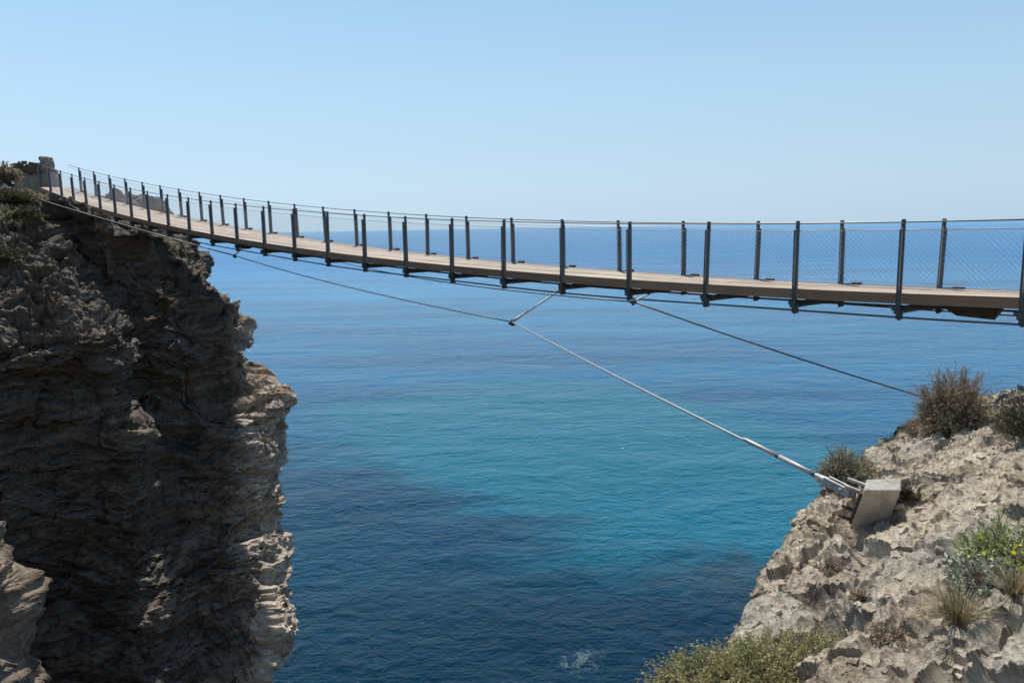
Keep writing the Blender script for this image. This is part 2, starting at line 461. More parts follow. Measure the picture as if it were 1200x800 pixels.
def build_slope():
    g = np.concatenate([np.linspace(-6, 2.4, 40), 2.4 * (16.2 / 2.4) ** np.linspace(0.004, 1, 900)])
    s = np.concatenate([-np.linspace(1, 0, 110, endpoint=False) ** 1.9 * 20, np.linspace(0, 1, 640) ** 1.05 * 4.6, np.linspace(4.7, 12, 50)])
    G, S = np.meshgrid(g, s, indexing='ij')
    q, z = slope_base(G, S)
    # rounded headland: pull the far end down
    e = np.clip((G - 15.0) / 1.2, 0, 1); z = z - e ** 1.6 * 5 
    P = GD * G[..., None] + QD * q[..., None] + ZD * z[..., None]
    Ps = smooth1(smooth1(P, 14, 1)[:, :], 6, 0); Ps[:8] = P[:8]; Ps[-8:] = P[-8:]; Ps[:, :16] = P[:, :16]; Ps[:, -16:] = P[:, -16:]
    P = Ps
    n = gnormals(P); 
    if n[500, 300, 2] < 0: n = -n
    steep = np.clip((-S) / 1.5, 0, 1)
    d = .17 * fbm(P * .6, 4, 3.1) - .05
    d += strata(P, (.50, -.34, .8), 1.0, 7.7, [(.95, .16, 3.0), (.45, .105, 4), (.19, .048, 5), (.075, .017, 5.5), (.032, .006, 5)], .4)
    f1, f2, idv = worley(P * np.array([1.5, 1.5, 2.6]) + .35 * fbm(P * 2, 2, 9)[..., None], 2)
    zone = np.clip(.4 + 2.6 * fbm(P * .5, 2, 41.), 0, 1)
    d += (idv - .5) * .17 * zone
    f1, f2, idv = worley(P * np.array([5.0, 5.0, 10]) + .7 * fbm(P * 4, 2, 19)[..., None], 5)
    zone2 = np.clip(.45 + 2.8 * fbm(P * 1.1, 2, 71.), 0, 1)
    d += ((idv - .5) * .022 + .010 * (.5 - f1)) * zone2
    f1, f2, idv = worley(P * np.array([14., 14., 24]) + .7 * fbm(P * 9, 2, 49)[..., None], 6)
    d += ((idv - .5) * .011 + .007 * (.5 - f1)) * np.clip(.5 + 3 * fbm(P * 1.7, 2, 171.), 0, 1)
    f1, f2, idv = worley(P * np.array([1.1, 1.1, 2.0]) + .5 * fbm(P * 1.7, 4, 209)[..., None], 12)
    d -= .075 * np.clip(1 - (f2 - f1) / .055, 0, 1) * np.clip(.3 + 2.5 * fbm(P * .7, 2, 45.), 0, 1)
    hol = fbm(P * np.array([1.3, 1.3, 2.4]), 2, 88.)
    d -= .34 * np.clip((hol - .22) / .25, 0, 1) ** .7
    hol = fbm(P * np.array([3.6, 3.6, 7.4]), 2, 188.)
    d -= .09 * np.clip((hol - .22) / .2, 0, 1) ** .7
    d += .04 * (.35 - np.abs(fbm(P * 3.1, 4, 55.)) * 2)
    d += .016 * fbm(P * 14, 4, 5., .6)
    bc = np.array(ANCH_C); rb = np.linalg.norm(P - bc, axis=-1)
    d = np.where(rb < .75, np.minimum(d, -.12 + .25 * (rb / .75) ** 2 + .3 * d), d)
    d *= (1 + .8 * steep)
    P = P + n * d[..., None]
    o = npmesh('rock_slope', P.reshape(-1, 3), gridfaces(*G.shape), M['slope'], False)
    return o, P, G, S
slope, SP, SG, SS = build_slope()
tag(slope, kind='structure')
SPf = SP.reshape(-1, 3)
def on_slope(px, py):
    """the slope vertex seen nearest to this ray"""
    d = ray(px, py); d = d / np.linalg.norm(d)
    t = SPf @ d; dist = np.linalg.norm(SPf - t[:, None] * d, axis=1) / np.maximum(t, .5)
    ok = (t > 1) & (dist < .006)
    if not ok.any(): return SPf[np.argmin(np.where(t > 1, dist, 9))]
    i = np.where(ok)[0]; return SPf[i[np.argmin(t[i])]]

# loose stones lying on the slope
def stones():
    rs = np.random.RandomState(77); V = []; Fq = []
    ok = np.argwhere((SS > .02) & (SS < 4.2) & (SG > 2.8) & (SG < 14.2))
    n = gnormals(SP); 
    if n[500, 300, 2] < 0: n = -n
    pk = ok[rs.randint(0, len(ok), 3200)]
    dens = fbm(SP[pk[:, 0], pk[:, 1]] * 1.1, 3, 12.)
    pk = pk[(dens > rs.uniform(-.45, .35, len(pk)))]
    cube = np.array([[-1, -1, -1], [1, -1, -1], [1, 1, -1], [-1, 1, -1], [-1, -1, 1], [1, -1, 1], [1, 1, 1], [-1, 1, 1]], float)
    fq = np.array([(0, 3, 2, 1), (4, 5, 6, 7), (0, 1, 5, 4), (1, 2, 6, 5), (2, 3, 7, 6), (3, 0, 4, 7)])
    for k, (i, j) in enumerate(pk):
        p = SP[i, j]; r_ = min(.042, .010 * (1 + rs.pareto(2.2))) * (.7 + SG[i, j] / 14)
        c = cube * rs.uniform(.55, 1.0, (8, 3)) * np.array([1.3, .95, .55]) * r_
        a = rs.uniform(0, 6.28); ca, sa = math.cos(a), math.sin(a)
        c = c @ np.array([[ca, sa, 0], [-sa, ca, 0], [0, 0, 1]]).T
        z = n[i, j] + rs.normal(size=3) * .25; z /= np.linalg.norm(z); x = np.cross([0, 1, .1], z); x /= np.linalg.norm(x); y = np.cross(z, x)
        c = c @ np.stack([x, y, z])
        V.append(c + p + n[i, j] * r_ * .15); Fq.append(fq + 8 * k)
    return npmesh('loose_stones', np.concatenate(V), np.concatenate(Fq), M['slope'], False)
tag(stones(), 'pale angular stones and rubble scattered over the rock slope', 'stones', kind='stuff')

# ------------------------------------------------------------------ left cliff
sil = [(200, 285), (215, 300), (235, 316), (265, 345), (272, 365), (295, 386), (286, 405), (283, 432), (284, 443), (296, 449), (327, 452), (333, 462),
       (331, 475), (322, 491), (335, 520), (335, 545), (340, 572), (341, 620), (336, 642), (338, 680), (340, 720), (335, 760), (322, 800)]
sil += [(318, 900), (316, 1000)]
sp3 = np.array([at(x, y, 28.0 - max(0, y - 446) * .021) for x, y in sil])
sz = sp3[::-1, 2]; sx = sp3[::-1, 0]; sy = sp3[::-1, 1]
REFX = -9.3
def build_cliff():
    # plan contour (reference), corner rounded
    A0, A1, T0, T, B1, B2 = map(np.array, ((-30., 2.), (-16.6, 18.3), (REFX - .35, 25.2), (REFX, 28.0), (-13.5, 35.), (-30., 52.)))
    def seg(a, b, n, p=1.0): return [a + (b - a) * (i / n) ** p for i in range(n)]
    pts = seg(A0, A1, 60) + seg(A1, T0, 330) + seg(T0, T, 140) + seg(T, B1, 170, 1.3) + seg(B1, B2, 60) + [B2]
    C = np.array(pts)
    idxT = 530
    C[300:660] = smooth_open(C, 420)[300:660]
    nu = len(C)
    tg = np.gradient(C, axis=0); tg /= np.linalg.norm(tg, axis=1)[:, None]
    nn = np.stack([tg[:, 1], -tg[:, 0]], -1)      # outward (towards the gorge / sea)
    dT = np.linalg.norm(C - T, axis=1)
    sgn = np.where(np.arange(nu) < idxT, -1, 1)
    lip = np.interp(np.arange(nu), [0, 60, 250, 400, 500, 540, 600, 700, nu], [2.4, 1.5, .9, .1, -.75, -1.15, -1.0, .2, 2])
    zlow = -23.0
    nv, ntop = 860, 130
    v = np.linspace(0, 1, nv)
    Z = zlow + (lip[:, None] - zlow) * v[None, :]
    # the corner descends towards the viewer: shift of the corner at each height, fading along the face
    wt = (np.exp(-np.maximum(dT - 1.4, 0) / 4.0) * .85 + .15)[:, None]
    shx = (np.interp(Z, sz, sx) - REFX - .28 - .45 * np.clip((-6.5 - Z) / 4, 0, 1)) * wt; shy = (np.interp(Z, sz, sy) - 28.0) * wt
    # recess: upper face leans back towards the left
    back = np.clip(Z + 3.0, 0, None) * 1.25 * np.clip((dT - 1.0) / 4.5, 0, 1)[:, None] * (sgn < 0)[:, None]
    P = np.zeros((nu, nv + ntop, 3))
    e = -back
    P[:, :nv, 0] = C[:, None, 0] + shx + nn[:, None, 0] * e; P[:, :nv, 1] = C[:, None, 1] + shy + nn[:, None, 1] * e; P[:, :nv, 2] = Z
    # x of the corner follows the silhouette directly
    # gully and buttress on the face towards the camera
    sarc = np.where(np.arange(nu) < idxT, -dT, dT)[:, None]
    gul = np.exp(-((sarc + 4.3 - .06 * Z[:, :]) / 0.85) ** 2) * np.clip((Z + 11) / 6, 0, 1)
    but = np.exp(-((sarc + 6.2 + .05 * Z) / 1.2) ** 2) * .6
    shelf = np.clip((-5.6 - Z) / .5, 0, 1) * np.exp(-((sarc + .9) / 1.5) ** 2) * .7
    bulge = np.exp(-((sarc + 5.5) / 2.5) ** 2) * np.exp(-((Z + 11) / 3.5) ** 2) * .5
    tilt = np.exp(-((sarc + 3.7) / 1.3) ** 2) * np.clip((-4.5 - Z) / 10, 0, 1) * 1.7
    dd = -gul * 1.3 + but + shelf + bulge
    P[:, :nv, 0] += nn[:, None, 0] * dd; P[:, :nv, 1] += nn[:, None, 1] * dd
    # top: inland along the bridge and up
    L = P[:, nv - 1].copy()
    I = np.stack([np.interp(np.arange(nu), [0, 60, 300, 530, 600, 700, nu], [-44, -34, -29.5, -25, -24.5, -25, -36]),
                  np.interp(np.arange(nu), [0, 60, 300, 530, 600, 700, nu], [12, 26, 33, 38.5, 39.3, 41, 56]),
                  np.interp(np.arange(nu), [0, 60, 300, 420, 530, 600, 700, nu], [5.8, 5.6, 4.7, 2.7, 1.95, 1.95, 2.2, 2.5])], -1)
    t = (np.arange(1, ntop + 1) / ntop) ** 1.15
    prof = t[None, :] ** np.interp(np.arange(nu), [0, 430, 520, nu], [.5, .55, .9, .9])[:, None]
    P[:, nv:, 0] = L[:, None, 0] + (I[:, None, 0] - L[:, None, 0]) * t
    P[:, nv:, 1] = L[:, None, 1] + (I[:, None, 1] - L[:, None, 1]) * t
    P[:, nv:, 2] = L[:, None, 2] + (I[:, None, 2] - L[:, None, 2]) * prof
    keep = P.copy()
    P = smooth1(P, 6, 1); P = smooth1(P, 4, 0)
    P[:8] = keep[:8]; P[-8:] = keep[-8:]; P[:, :8] = keep[:, :8]; P[:, -8:] = keep[:, -8:]
    n = gnormals(P)
    if n[400, 300] @ np.array([.75, -.66, 0]) < 0: n = -n
    topm = np.clip((np.arange(nv + ntop) - nv + 20) / 50, 0, 1)[None, :]
    d = .85 * fbm(P * .30, 3, 23.1) - .04
    d += strata(P, (.42, -.12, .9), 1.0, 3.3, [(1.7, .34, 3.2), (.80, .32, 4.2), (.34, .16, 5.5), (.14, .06, 6), (.06, .02, 5)], .45)
    f1, f2, idv = worley(P * np.array([.62, .62, 1.3]) + .25 * fbm(P * .9, 2, 9)[..., None], 2)
    d += (idv - .5) * .34
    f1, f2, idv = worley(P * np.array([2.2, 2.2, 5.5]) + .3 * fbm(P * 2.3, 2, 29)[..., None], 8)
    d += (idv - .5) * .17
    f1, f2, idv = worley(P * np.array([6., 6., 17]) + .5 * fbm(P * 5.3, 2, 229)[..., None], 9)
    d += (idv - .5) * .045
    d += .10 * fbm(P * 2.6, 5, 77., .6)
    d -= .45 * np.clip(fbm(P * np.array([.6, .6, 1.1]), 2, 61.) - .2, 0, .5) * 2
    d = d * (1 - .35 * topm) * (1 + .35 * np.clip((P[..., 2] + 5) / 4, 0, 1) * (1 - topm))
    P = P + n * d[..., None]
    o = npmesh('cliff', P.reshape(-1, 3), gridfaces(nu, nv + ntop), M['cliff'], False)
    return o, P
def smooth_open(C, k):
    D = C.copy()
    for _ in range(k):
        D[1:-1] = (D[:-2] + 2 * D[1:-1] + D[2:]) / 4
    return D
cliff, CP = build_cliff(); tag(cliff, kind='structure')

CPf = CP.reshape(-1, 3)
def on_cliff(px, py):
    d = ray(px, py); d = d / np.linalg.norm(d)
    t = CPf @ d; dist = np.linalg.norm(CPf - t[:, None] * d, axis=1) / np.maximum(t, .5)
    ok = (t > 1) & (dist < .004)
    if not ok.any(): return CPf[np.argmin(np.where(t > 1, dist, 9))]
    i = np.where(ok)[0]; return CPf[i[np.argmin(t[i])]]

# ------------------------------------------------------------------ guys
pA_b = row(18, .02) - ZD * .27
YA = float(on_slope(1003, 622)[1])
def sag(a, b, n, s):
    a, b = np.asarray(a), np.asarray(b)
    return [a + (b - a) * t + ZD * (-4 * s * t * (1 - t)) for t in np.linspace(0, 1, n)]

# node A stands out from the post towards the camera; ray through (600,377) met with the plane square to the bridge
def plane_hit(px, py, P0):
    d = ray(px, py); t = (P0 @ UD) / (d @ UD); return d * t
nodeA = plane_hit(600, 377, row(17.75)); nodeB = plane_hit(275, 299.5, row(9.6))
anch = at(1001, 579, YA + .1); dirn = (anch - nodeA) / np.linalg.norm(anch - nodeA)
guy = empty('guy_cable', nodeA, 'pale wind guy cable running down from under the bridge to the concrete anchor block', 'cable', 'wind guy cables')
left_a = at(24, 227, float(on_cliff(34, 233)[1]) - .1)
mb = MB()
mb.tube(sag(nodeA, anch - dirn * .3, 12, .03), [.014] * 12, 8); mb.build('lower_cable', M['cable_l'], guy, True)
mb = MB(); mb.tube(sag(nodeB, nodeA, 12, .12), .014, 8)
mb.tube(sag(left_a, nodeB, 8, .05), .02, 8); mb.build('upper_cable', M['cable'], guy, True)
mb = MB(); mb.tube([nodeA, pA_b], [.022, .02], 8); mb.tube([nodeA, nodeA + (pA_b - nodeA) * .22], [.035, .026], 8)
mb.build('strut', M['galv'], guy, True)
mb = MB(); mb.tube([nodeB, row(9.95, .1) - ZD * .3], .018, 8); mb.build('strut', M['steel'], guy, True)
for nd in (nodeA, nodeB):
    mb = MB(); mb.tube([nd - UD * .06 - ZD * .02, nd + UD * .05 - ZD * .05], .045, 8)
    mb.tube([nd - ZD * .08, nd + ZD * .05], .03, 8); mb.build('clamp', M['steel'], guy, True)
# turnbuckle with sleeve and fork
def turnbuckle(end, d, parent):
    L = 1.62
    s0 = end - d * L
    mb = MB(); mb.tube([s0, s0 + d * .05, s0 + d * .55], [.014, .019, .021], 10); mb.build('sleeve', M['galv'], parent, True)
    mb = MB(); mb.tube([s0 + d * .552, s0 + d * .60], .026, 10); mb.tube([s0 + d * 1.08, s0 + d * 1.13], .026, 10)
    mb.build('lock_nut', M['steel'], parent, True)
    mb = MB(); mb.tube([s0 + d * .6, s0 + d * 1.08], .023, 12); mb.build('turnbuckle_barrel', M['galv'], parent, True)
    mb = MB(); side = np.cross(d, ZD); side /= np.linalg.norm(side); up = np.cross(side, d)
    mb.tube([s0 + d * 1.13, s0 + d * 1.3], [.022, .034], 10)
    for sg in (-1, 1):
        c = s0 + d * 1.44 + side * .03 * sg
        mb.box(c, d * .16, side * .011, up * .038)
    mb.tube([s0 + d * 1.5 - side * .065, s0 + d * 1.5 + side * .065], .018, 8)
    mb.build('fork_end', M['galv'], parent)
turnbuckle(anch, dirn, guy)
# far guy
guy2 = empty('guy_cable', row(19, .6), 'dark wind guy cable on the seaward side ending behind the tall dry bush', 'cable', 'wind guy cables')
nodeC = plane_hit(742, 353.5, row(19.8)); 
anch2 = at(1082, 465, 12.7)
far_a = at(395, 306, 26.6) 
mb = MB(); mb.tube(sag(nodeC, anch2, 12, .04), .0135, 8); mb.build('lower_cable', M['cable'], guy2, True)
mb = MB(); mb.tube(sag(far_a, nodeC, 12, .16), .013, 8); mb.tube(sag(row(8, 1) + ND * .6 - ZD * .35, far_a, 6, .02), .013, 8)
mb.build('upper_cable', M['cable'], guy2, True)
mb = MB(); mb.tube([nodeC, row(19.1, .25) - ZD * .29], .018, 8); mb.build('strut', M['galv'], guy2, True)
mb = MB(); mb.tube([nodeC - UD * .05, nodeC + UD * .05], .035, 8); mb.tube([nodeC - ZD * .06, nodeC + ZD * .04], .025, 8)
mb.build('clamp', M['steel'], guy2, True)


def boulder(name, c, r, seed, m, nu=220, nv=160, lay=((.5, .09, 3.5), (.2, .05, 4), (.08, .02, 4)), rough=.25, dip=(.26, -.2, .95), box=.0):
    th = np.linspace(0, 2 * math.pi, nu); ph = np.linspace(.01, math.pi - .01, nv)
    T, Ph = np.meshgrid(th, ph, indexing='ij')
    D = np.stack([np.cos(T) * np.sin(Ph), np.sin(T) * np.sin(Ph), np.cos(Ph)], -1)
    if box: D = np.sign(D) * np.abs(D) ** (1 - box)
    P = np.array(c) + D * np.array(r)
    n = D / np.linalg.norm(D, axis=-1, keepdims=True)
    d = rough * np.mean(r) * fbm(P * (1.2 / np.mean(r)), 4, seed) * 2 + strata(P, dip, 1.0, seed, list(lay)) + .03 * fbm(P * 5, 3, seed)
    return npmesh(name, (P + n * d[..., None]).reshape(-1, 3), gridfaces(nu, nv), m, False)
# rock spur at the left frame edge
c = at(-140, 700, 16.0)
tag(boulder('rock_spur', c + np.array([0, 0, -1.75]), (2.25, 2.6, 5.1), 4.4, M['spur'], 320, 420, ((1.0, .22, 3), (.4, .16, 4), (.16, .08, 4), (.07, .035, 4)), .25, box=.25), kind='structure')
# outcrop behind the bridge
c = at(148, 243, 40.5)
tag(boulder('rock_outcrop', c + ZD * -.45, (2.1, 1.6, 1.15), 8.4, M['cliff'], 160, 100, ((.5, .1, 3), (.2, .06, 3)), .3), kind='structure')

# ------------------------------------------------------------------ masonry at the bridge head
def prism(name, pts, thick, m, parent=None, rough=.03, seed=1, nx=26):
    """upright wall: pts = list of (point on the ground 3D, height), thickness along depth"""
    mb = MB(); rr = random.Random(seed)
    t = np.array([.75, .66, 0]) * thick
    P = []
    for i in range(len(pts) - 1):
        (a, ha), (b, hb) = pts[i], pts[i + 1]
        for j in range(nx):
            u = j / nx; P.append((np.asarray(a) * (1 - u) + np.asarray(b) * u, ha * (1 - u) + hb * u + rr.uniform(-rough, rough)))
    P.append((np.asarray(pts[-1][0]), pts[-1][1]))
    for (a, ha), (b, hb) in zip(P[:-1], P[1:]):
        mb.hexa([a, b, b + t, a + t, a + ZD * ha, b + ZD * hb, b + t + ZD * hb, a + t + ZD * ha])
    return mb.build(name, m, parent)
Yw = 39.0
g0 = at(17, 222, Yw - 1.0); g1 = at(51, 217, Yw)
wl = empty('stone_wall', g0, 'low ochre rubble wall at the far end of the footbridge beside the path', 'wall')
prism('wall_body', [(g0 - ZD * .9, 2.05), (at(30, 221, Yw - .6) - ZD * .9, 1.75), (g1 - ZD * .9, 2.0)], .35, M['plaster'], wl, .06, 4)
mb = MB(); rr = random.Random(8)
for i in range(60):
    u = rr.random(); p = g0 * (1 - u) + g1 * u; h = rr.uniform(.75, 1.2) + .1 * math.sin(u * 7)
    s = rr.uniform(.06, .16)
    a = rr.random() * 3; mb.box(p + ZD * h + np.array([.75, .66, 0]) * rr.uniform(0, .35), (s * math.cos(a), s * math.sin(a), .02), (-s * .7 * math.sin(a), s * .7 * math.cos(a), 0), (0.02, 0, s * .6))
mb.build('rubble_coping', M['cliff'], wl)
pl = at(58, 222, Yw + .2)
pil = empty('stone_pillar', pl, 'weathered stone pillar with broken top at the far bridge end', 'pillar')
pc = (at(53, 216, Yw) + at(62, 217, Yw + .2)) / 2
o = boulder('shaft', pc + ZD * .1, (.26, .26, 1.28), 3.3, M['plaster'], 90, 120, ((.3, .03, 2), (.12, .02, 2)), .03, box=.72); o.parent = pil; o.matrix_parent_inverse = Matrix.Translation(-pil.location)
mb = MB(); pt_ = pc + ZD * 1.3
for i in range(14):
    s_ = rr.uniform(.05, .12); p = pt_ + np.array([rr.uniform(-.24, .24), rr.uniform(-.2, .2), rr.uniform(-.1, .08)])
    mb.box(p, (s_, rr.uniform(-.03, .03), 0), (0, s_ * .8, .02), (rr.uniform(-.02, .02), 0, s_ * .6))
mb.build('broken_cap', M['cliff'], pil)
pb_ = at(65.5, 218, Yw + .1)
o = boulder('buttress', pb_ - ZD * .1, (.14, .2, .95), 5.3, M['plaster'], 60, 80, ((.3, .03, 2), (.12, .02, 2)), .05, box=.6); o.parent = pil; o.matrix_parent_inverse = Matrix.Translation(-pil.location)

# ------------------------------------------------------------------ anchor block
def px_plane(px, py, P0, n):
    d = ray(px, py); return d * ((P0 @ n) / (d @ n))
blk = empty('anchor_block', at(1020, 600, YA), 'concrete anchor block set in the rock holding the pale guy cable', 'concrete block')
tl, tr, bl, br = (1013, 574), (1043, 577), (995.5, 618), (1034, 607)
Yb = YA
f_tl, f_tr = at(*tl, Yb - .10), at(*tr, Yb - .02); f_bl, f_br = at(*bl, Yb + .02), at(*br, Yb + .10)
bk = np.array([.15, .27, .0])
f_tr = f_tr + (f_tr - f_tl) * .3 + ND * .1; f_br = f_br + (f_br - f_bl) * .2 - ZD * .1; f_bl = f_bl - ZD * .02
mb = MB(); mb.hexa([f_bl, f_br, f_br + bk, f_bl + bk, f_tl, f_tr, f_tr + bk + ZD * .02, f_tl + bk * .9 + ZD * .01])
mb.build('block', M['concrete'], blk, bevel=.012)
# steel plate on the end face
ex = (f_tl - f_bl); nrm = np.cross(bk, ex); nrm /= np.linalg.norm(nrm)
if nrm @ dirn > 0: nrm = -nrm
ctr = (f_tl + f_bl) / 2 + bk * .45
mb = MB(); mb.box(ctr + nrm * .012, ex * .38, bk * .38, nrm * .012); mb.build('bearing_plate', M['steel_b'], blk)
for a, b in ((.42, .28), (.30, .05), (-.18, .1), (-.36, -.12)):
    mb = MB(); o_ = ctr + ex * a + bk * b
    mb.box(o_ + nrm * (.075 if a > .2 else .045), ex * .03, bk * .06, nrm * (.075 if a > .2 else .045)); mb.tube([o_, o_ + nrm * .12], .013, 8)
    mb.build('lug', M['concrete'] if a > .2 else M['steel_b'], blk)

# ------------------------------------------------------------------ sea
def sea_material():
    m, nt, b = mat('sea_water')
    geo = N(nt, 'ShaderNodeNewGeometry'); P = geo.outputs['Position']
    sx_ = N(nt, 'ShaderNodeSeparateXYZ'); nt.links.new(P, sx_.inputs[0])
    ln = N(nt, 'ShaderNodeVectorMath'); ln.operation = 'LENGTH'; nt.links.new(P, ln.inputs[0]); dist = ln.outputs['Value']
    # sandy shallow patch
    w = noise(nt, P, .035, 5, .6, .6); w2 = noise(nt, mapping(nt, P, (.6, 1.6, 1)), .09, 6, .65, .8)
    ex_ = math_(nt, 'DIVIDE', math_(nt, 'SUBTRACT', sx_.outputs[0], 6.0), 32.0)
    ey_ = math_(nt, 'DIVIDE', math_(nt, 'SUBTRACT', sx_.outputs[1], 74.0), 32.0)
    # shear: the patch runs to the lower right
    ey2 = math_(nt, 'ADD', ey_, math_(nt, 'MULTIPLY', ex_, .38))
    rr_ = math_(nt, 'SQRT', math_(nt, 'ADD', math_(nt, 'MULTIPLY', ex_, ex_), math_(nt, 'MULTIPLY', ey2, ey2)))
    f = math_(nt, 'ADD', rr_, math_(nt, 'MULTIPLY', math_(nt, 'SUBTRACT', w, .5), .75))
    f = math_(nt, 'ADD', f, math_(nt, 'MULTIPLY', math_(nt, 'SUBTRACT', w2, .5), .7))
    patch = ramp(nt, f, [(.62, (1, 1, 1)), (1.0, (0, 0, 0))], 'EASE')
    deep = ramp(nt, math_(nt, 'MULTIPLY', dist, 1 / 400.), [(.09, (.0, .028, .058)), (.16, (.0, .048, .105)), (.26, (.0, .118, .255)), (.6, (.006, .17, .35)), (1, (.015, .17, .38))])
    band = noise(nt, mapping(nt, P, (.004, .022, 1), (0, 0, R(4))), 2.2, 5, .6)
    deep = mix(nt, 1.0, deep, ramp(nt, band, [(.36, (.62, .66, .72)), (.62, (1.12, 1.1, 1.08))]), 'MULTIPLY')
    col = mix(nt, patch, deep, (.0, .118, .192))
    # submerged rocks by the right cliff foot
    rk = math_(nt, 'ADD', math_(nt, 'ABSOLUTE', math_(nt, 'DIVIDE', math_(nt, 'SUBTRACT', sx_.outputs[0], 14.0), 7.5)),
               math_(nt, 'ABSOLUTE', math_(nt, 'DIVIDE', math_(nt, 'SUBTRACT', sx_.outputs[1], 42.5), 5.5)))
    rk = math_(nt, 'ADD', rk, math_(nt, 'MULTIPLY', math_(nt, 'SUBTRACT', noise(nt, P, .5, 5, .7), .5), 2.2))
    col = mix(nt, ramp(nt, rk, [(.3, (.55, .55, .55)), (1.1, (0, 0, 0))]), col, (.022, .042, .060))
    # foam over a rock near the bottom of the view
    fp = at_z(682, 773, SEA)
    fr = math_(nt, 'SQRT', math_(nt, 'ADD', math_(nt, 'POWER', math_(nt, 'DIVIDE', math_(nt, 'SUBTRACT', sx_.outputs[0], float(fp[0])), 1.5), 2.0),
               math_(nt, 'POWER', math_(nt, 'DIVIDE', math_(nt, 'SUBTRACT', sx_.outputs[1], float(fp[1])), 1.3), 2.0)))
    fn = noise(nt, P, 2.2, 7, .75, 1.2)
    foam = ramp(nt, math_(nt, 'SUBTRACT', fn, math_(nt, 'MULTIPLY', fr, .13)), [(.44, (0, 0, 0)), (.60, (.38, .38, .38))])
    col = mix(nt, foam, col, (.34, .42, .42))
    # marine haze veil near the horizon
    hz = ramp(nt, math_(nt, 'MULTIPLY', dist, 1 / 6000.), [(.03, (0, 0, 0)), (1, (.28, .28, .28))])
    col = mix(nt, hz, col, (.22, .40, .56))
    nt.links.new(col, b.inputs['Base Color'])
    b.inputs['IOR'].default_value = 1.333; nt.links.new(ramp(nt, math_(nt, 'MULTIPLY', dist, 1 / 600.), [(.06, (.07,) * 3), (.2, (.13,) * 3), (.7, (.27,) * 3)]), b.inputs['Specular IOR Level'])
    rg = ramp(nt, math_(nt, 'MULTIPLY', dist, 1 / 500.), [(.08, (.04,) * 3), (.5, (.14,) * 3), (1, (.30,) * 3)])
    nt.links.new(rg, b.inputs['Roughness'])
    # waves
    P2 = mapping(nt, P, (1, 1.35, 1), (0, 0, R(-14)))
    h0 = noise(nt, mapping(nt, P, (.6, 1.6, 1), (0, 0, R(8))), .07, 3, .5, .3); h1 = noise(nt, P2, .22, 4, .55, .4); h2 = noise(nt, P2, .9, 6, .62, .5); h3 = noise(nt, P2, 3.4, 4, .6, .2)
    hh = math_(nt, 'ADD', math_(nt, 'ADD', math_(nt, 'MULTIPLY', h1, 1.0), math_(nt, 'MULTIPLY', h0, 1.6)), math_(nt, 'ADD', math_(nt, 'MULTIPLY', h2, .55), math_(nt, 'MULTIPLY', h3, .09)))
    bp = N(nt, 'ShaderNodeBump'); bp.inputs['Distance'].default_value = .8
    st_ = ramp(nt, math_(nt, 'MULTIPLY', dist, 1 / 1500.), [(.03, (1, 1, 1)), (.3, (.75,) * 3), (1, (.35,) * 3)])
    nt.links.new(st_, bp.inputs['Strength'])
    nt.links.new(hh, bp.inputs['Height']); nt.links.new(bp.outputs[0], b.inputs['Normal'])
    return m
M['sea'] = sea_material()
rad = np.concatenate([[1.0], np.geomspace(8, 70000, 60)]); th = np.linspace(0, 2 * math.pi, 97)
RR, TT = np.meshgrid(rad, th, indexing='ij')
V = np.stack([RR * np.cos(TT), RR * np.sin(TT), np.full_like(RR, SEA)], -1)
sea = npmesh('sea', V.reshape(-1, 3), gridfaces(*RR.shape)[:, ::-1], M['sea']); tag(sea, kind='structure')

# ------------------------------------------------------------------ vegetation
def leaf_mat(name, c1, c2, c3=None, trans=.25):
    m, nt, b = mat(name)
    geo = N(nt, 'ShaderNodeNewGeometry')
    r_ = geo.outputs['Random Per Island']
    st = [(0, c1), (.6, c2)] + ([(1, c3)] if c3 else [])
    c = ramp(nt, r_, st)
    n = noise(nt, geo.outputs['Position'], 5, 3, .6)
    c = mix(nt, 1.0, c, ramp(nt, n, [(.35, (.7, .7, .7)), (.65, (1.15, 1.15, 1.15))]), 'MULTIPLY')
    nt.links.new(c, b.inputs['Base Color']); b.inputs['Roughness'].default_value = .7
    b.inputs['Specular IOR Level'].default_value = .25
    if trans:
        tr = N(nt, 'ShaderNodeBsdfTranslucent'); nt.links.new(c, tr.inputs[0])
        ms = N(nt, 'ShaderNodeMixShader'); ms.inputs[0].default_value = trans
        nt.links.new(b.outputs[0], ms.inputs[1]); nt.links.new(tr.outputs[0], ms.inputs[2])
        nt.links.new(ms.outputs[0], nt.nodes['Material Output'].inputs[0])
    return m
M['twig'] = simple('twigs', (.20, .155, .115), .9, 0, .4, 8)
M['twig_g'] = simple('grey_twigs', (.22, .18, .14), .9, 0, .4, 8)
M['dry'] = leaf_mat('dry_foliage', (.30, .235, .155), (.47, .385, .26), (.60, .50, .36))
M['greygreen'] = leaf_mat('grey_green_foliage', (.28, .27, .165), (.44, .42, .28), (.54, .50, .35))
M['olive'] = leaf_mat('olive_foliage', (.31, .29, .13), (.48, .45, .21), (.60, .56, .31))
M['dkgreen'] = leaf_mat('dark_green_foliage', (.07, .075, .042), (.13, .135, .07), (.19, .185, .105))
M['fresh'] = leaf_mat('fresh_green_foliage', (.22, .28, .10), (.37, .44, .18), (.52, .57, .28))
M['silver'] = leaf_mat('silver_leaves', (.28, .30, .22), (.42, .43, .34), (.5, .5, .42), .15)
M['yellow'] = leaf_mat('yellow_petals', (.75, .55, .02), (.85, .66, .03), (.9, .75, .05), .2)
M['straw'] = leaf_mat('straw_blades', (.22, .18, .10), (.36, .30, .17), (.46, .40, .24))

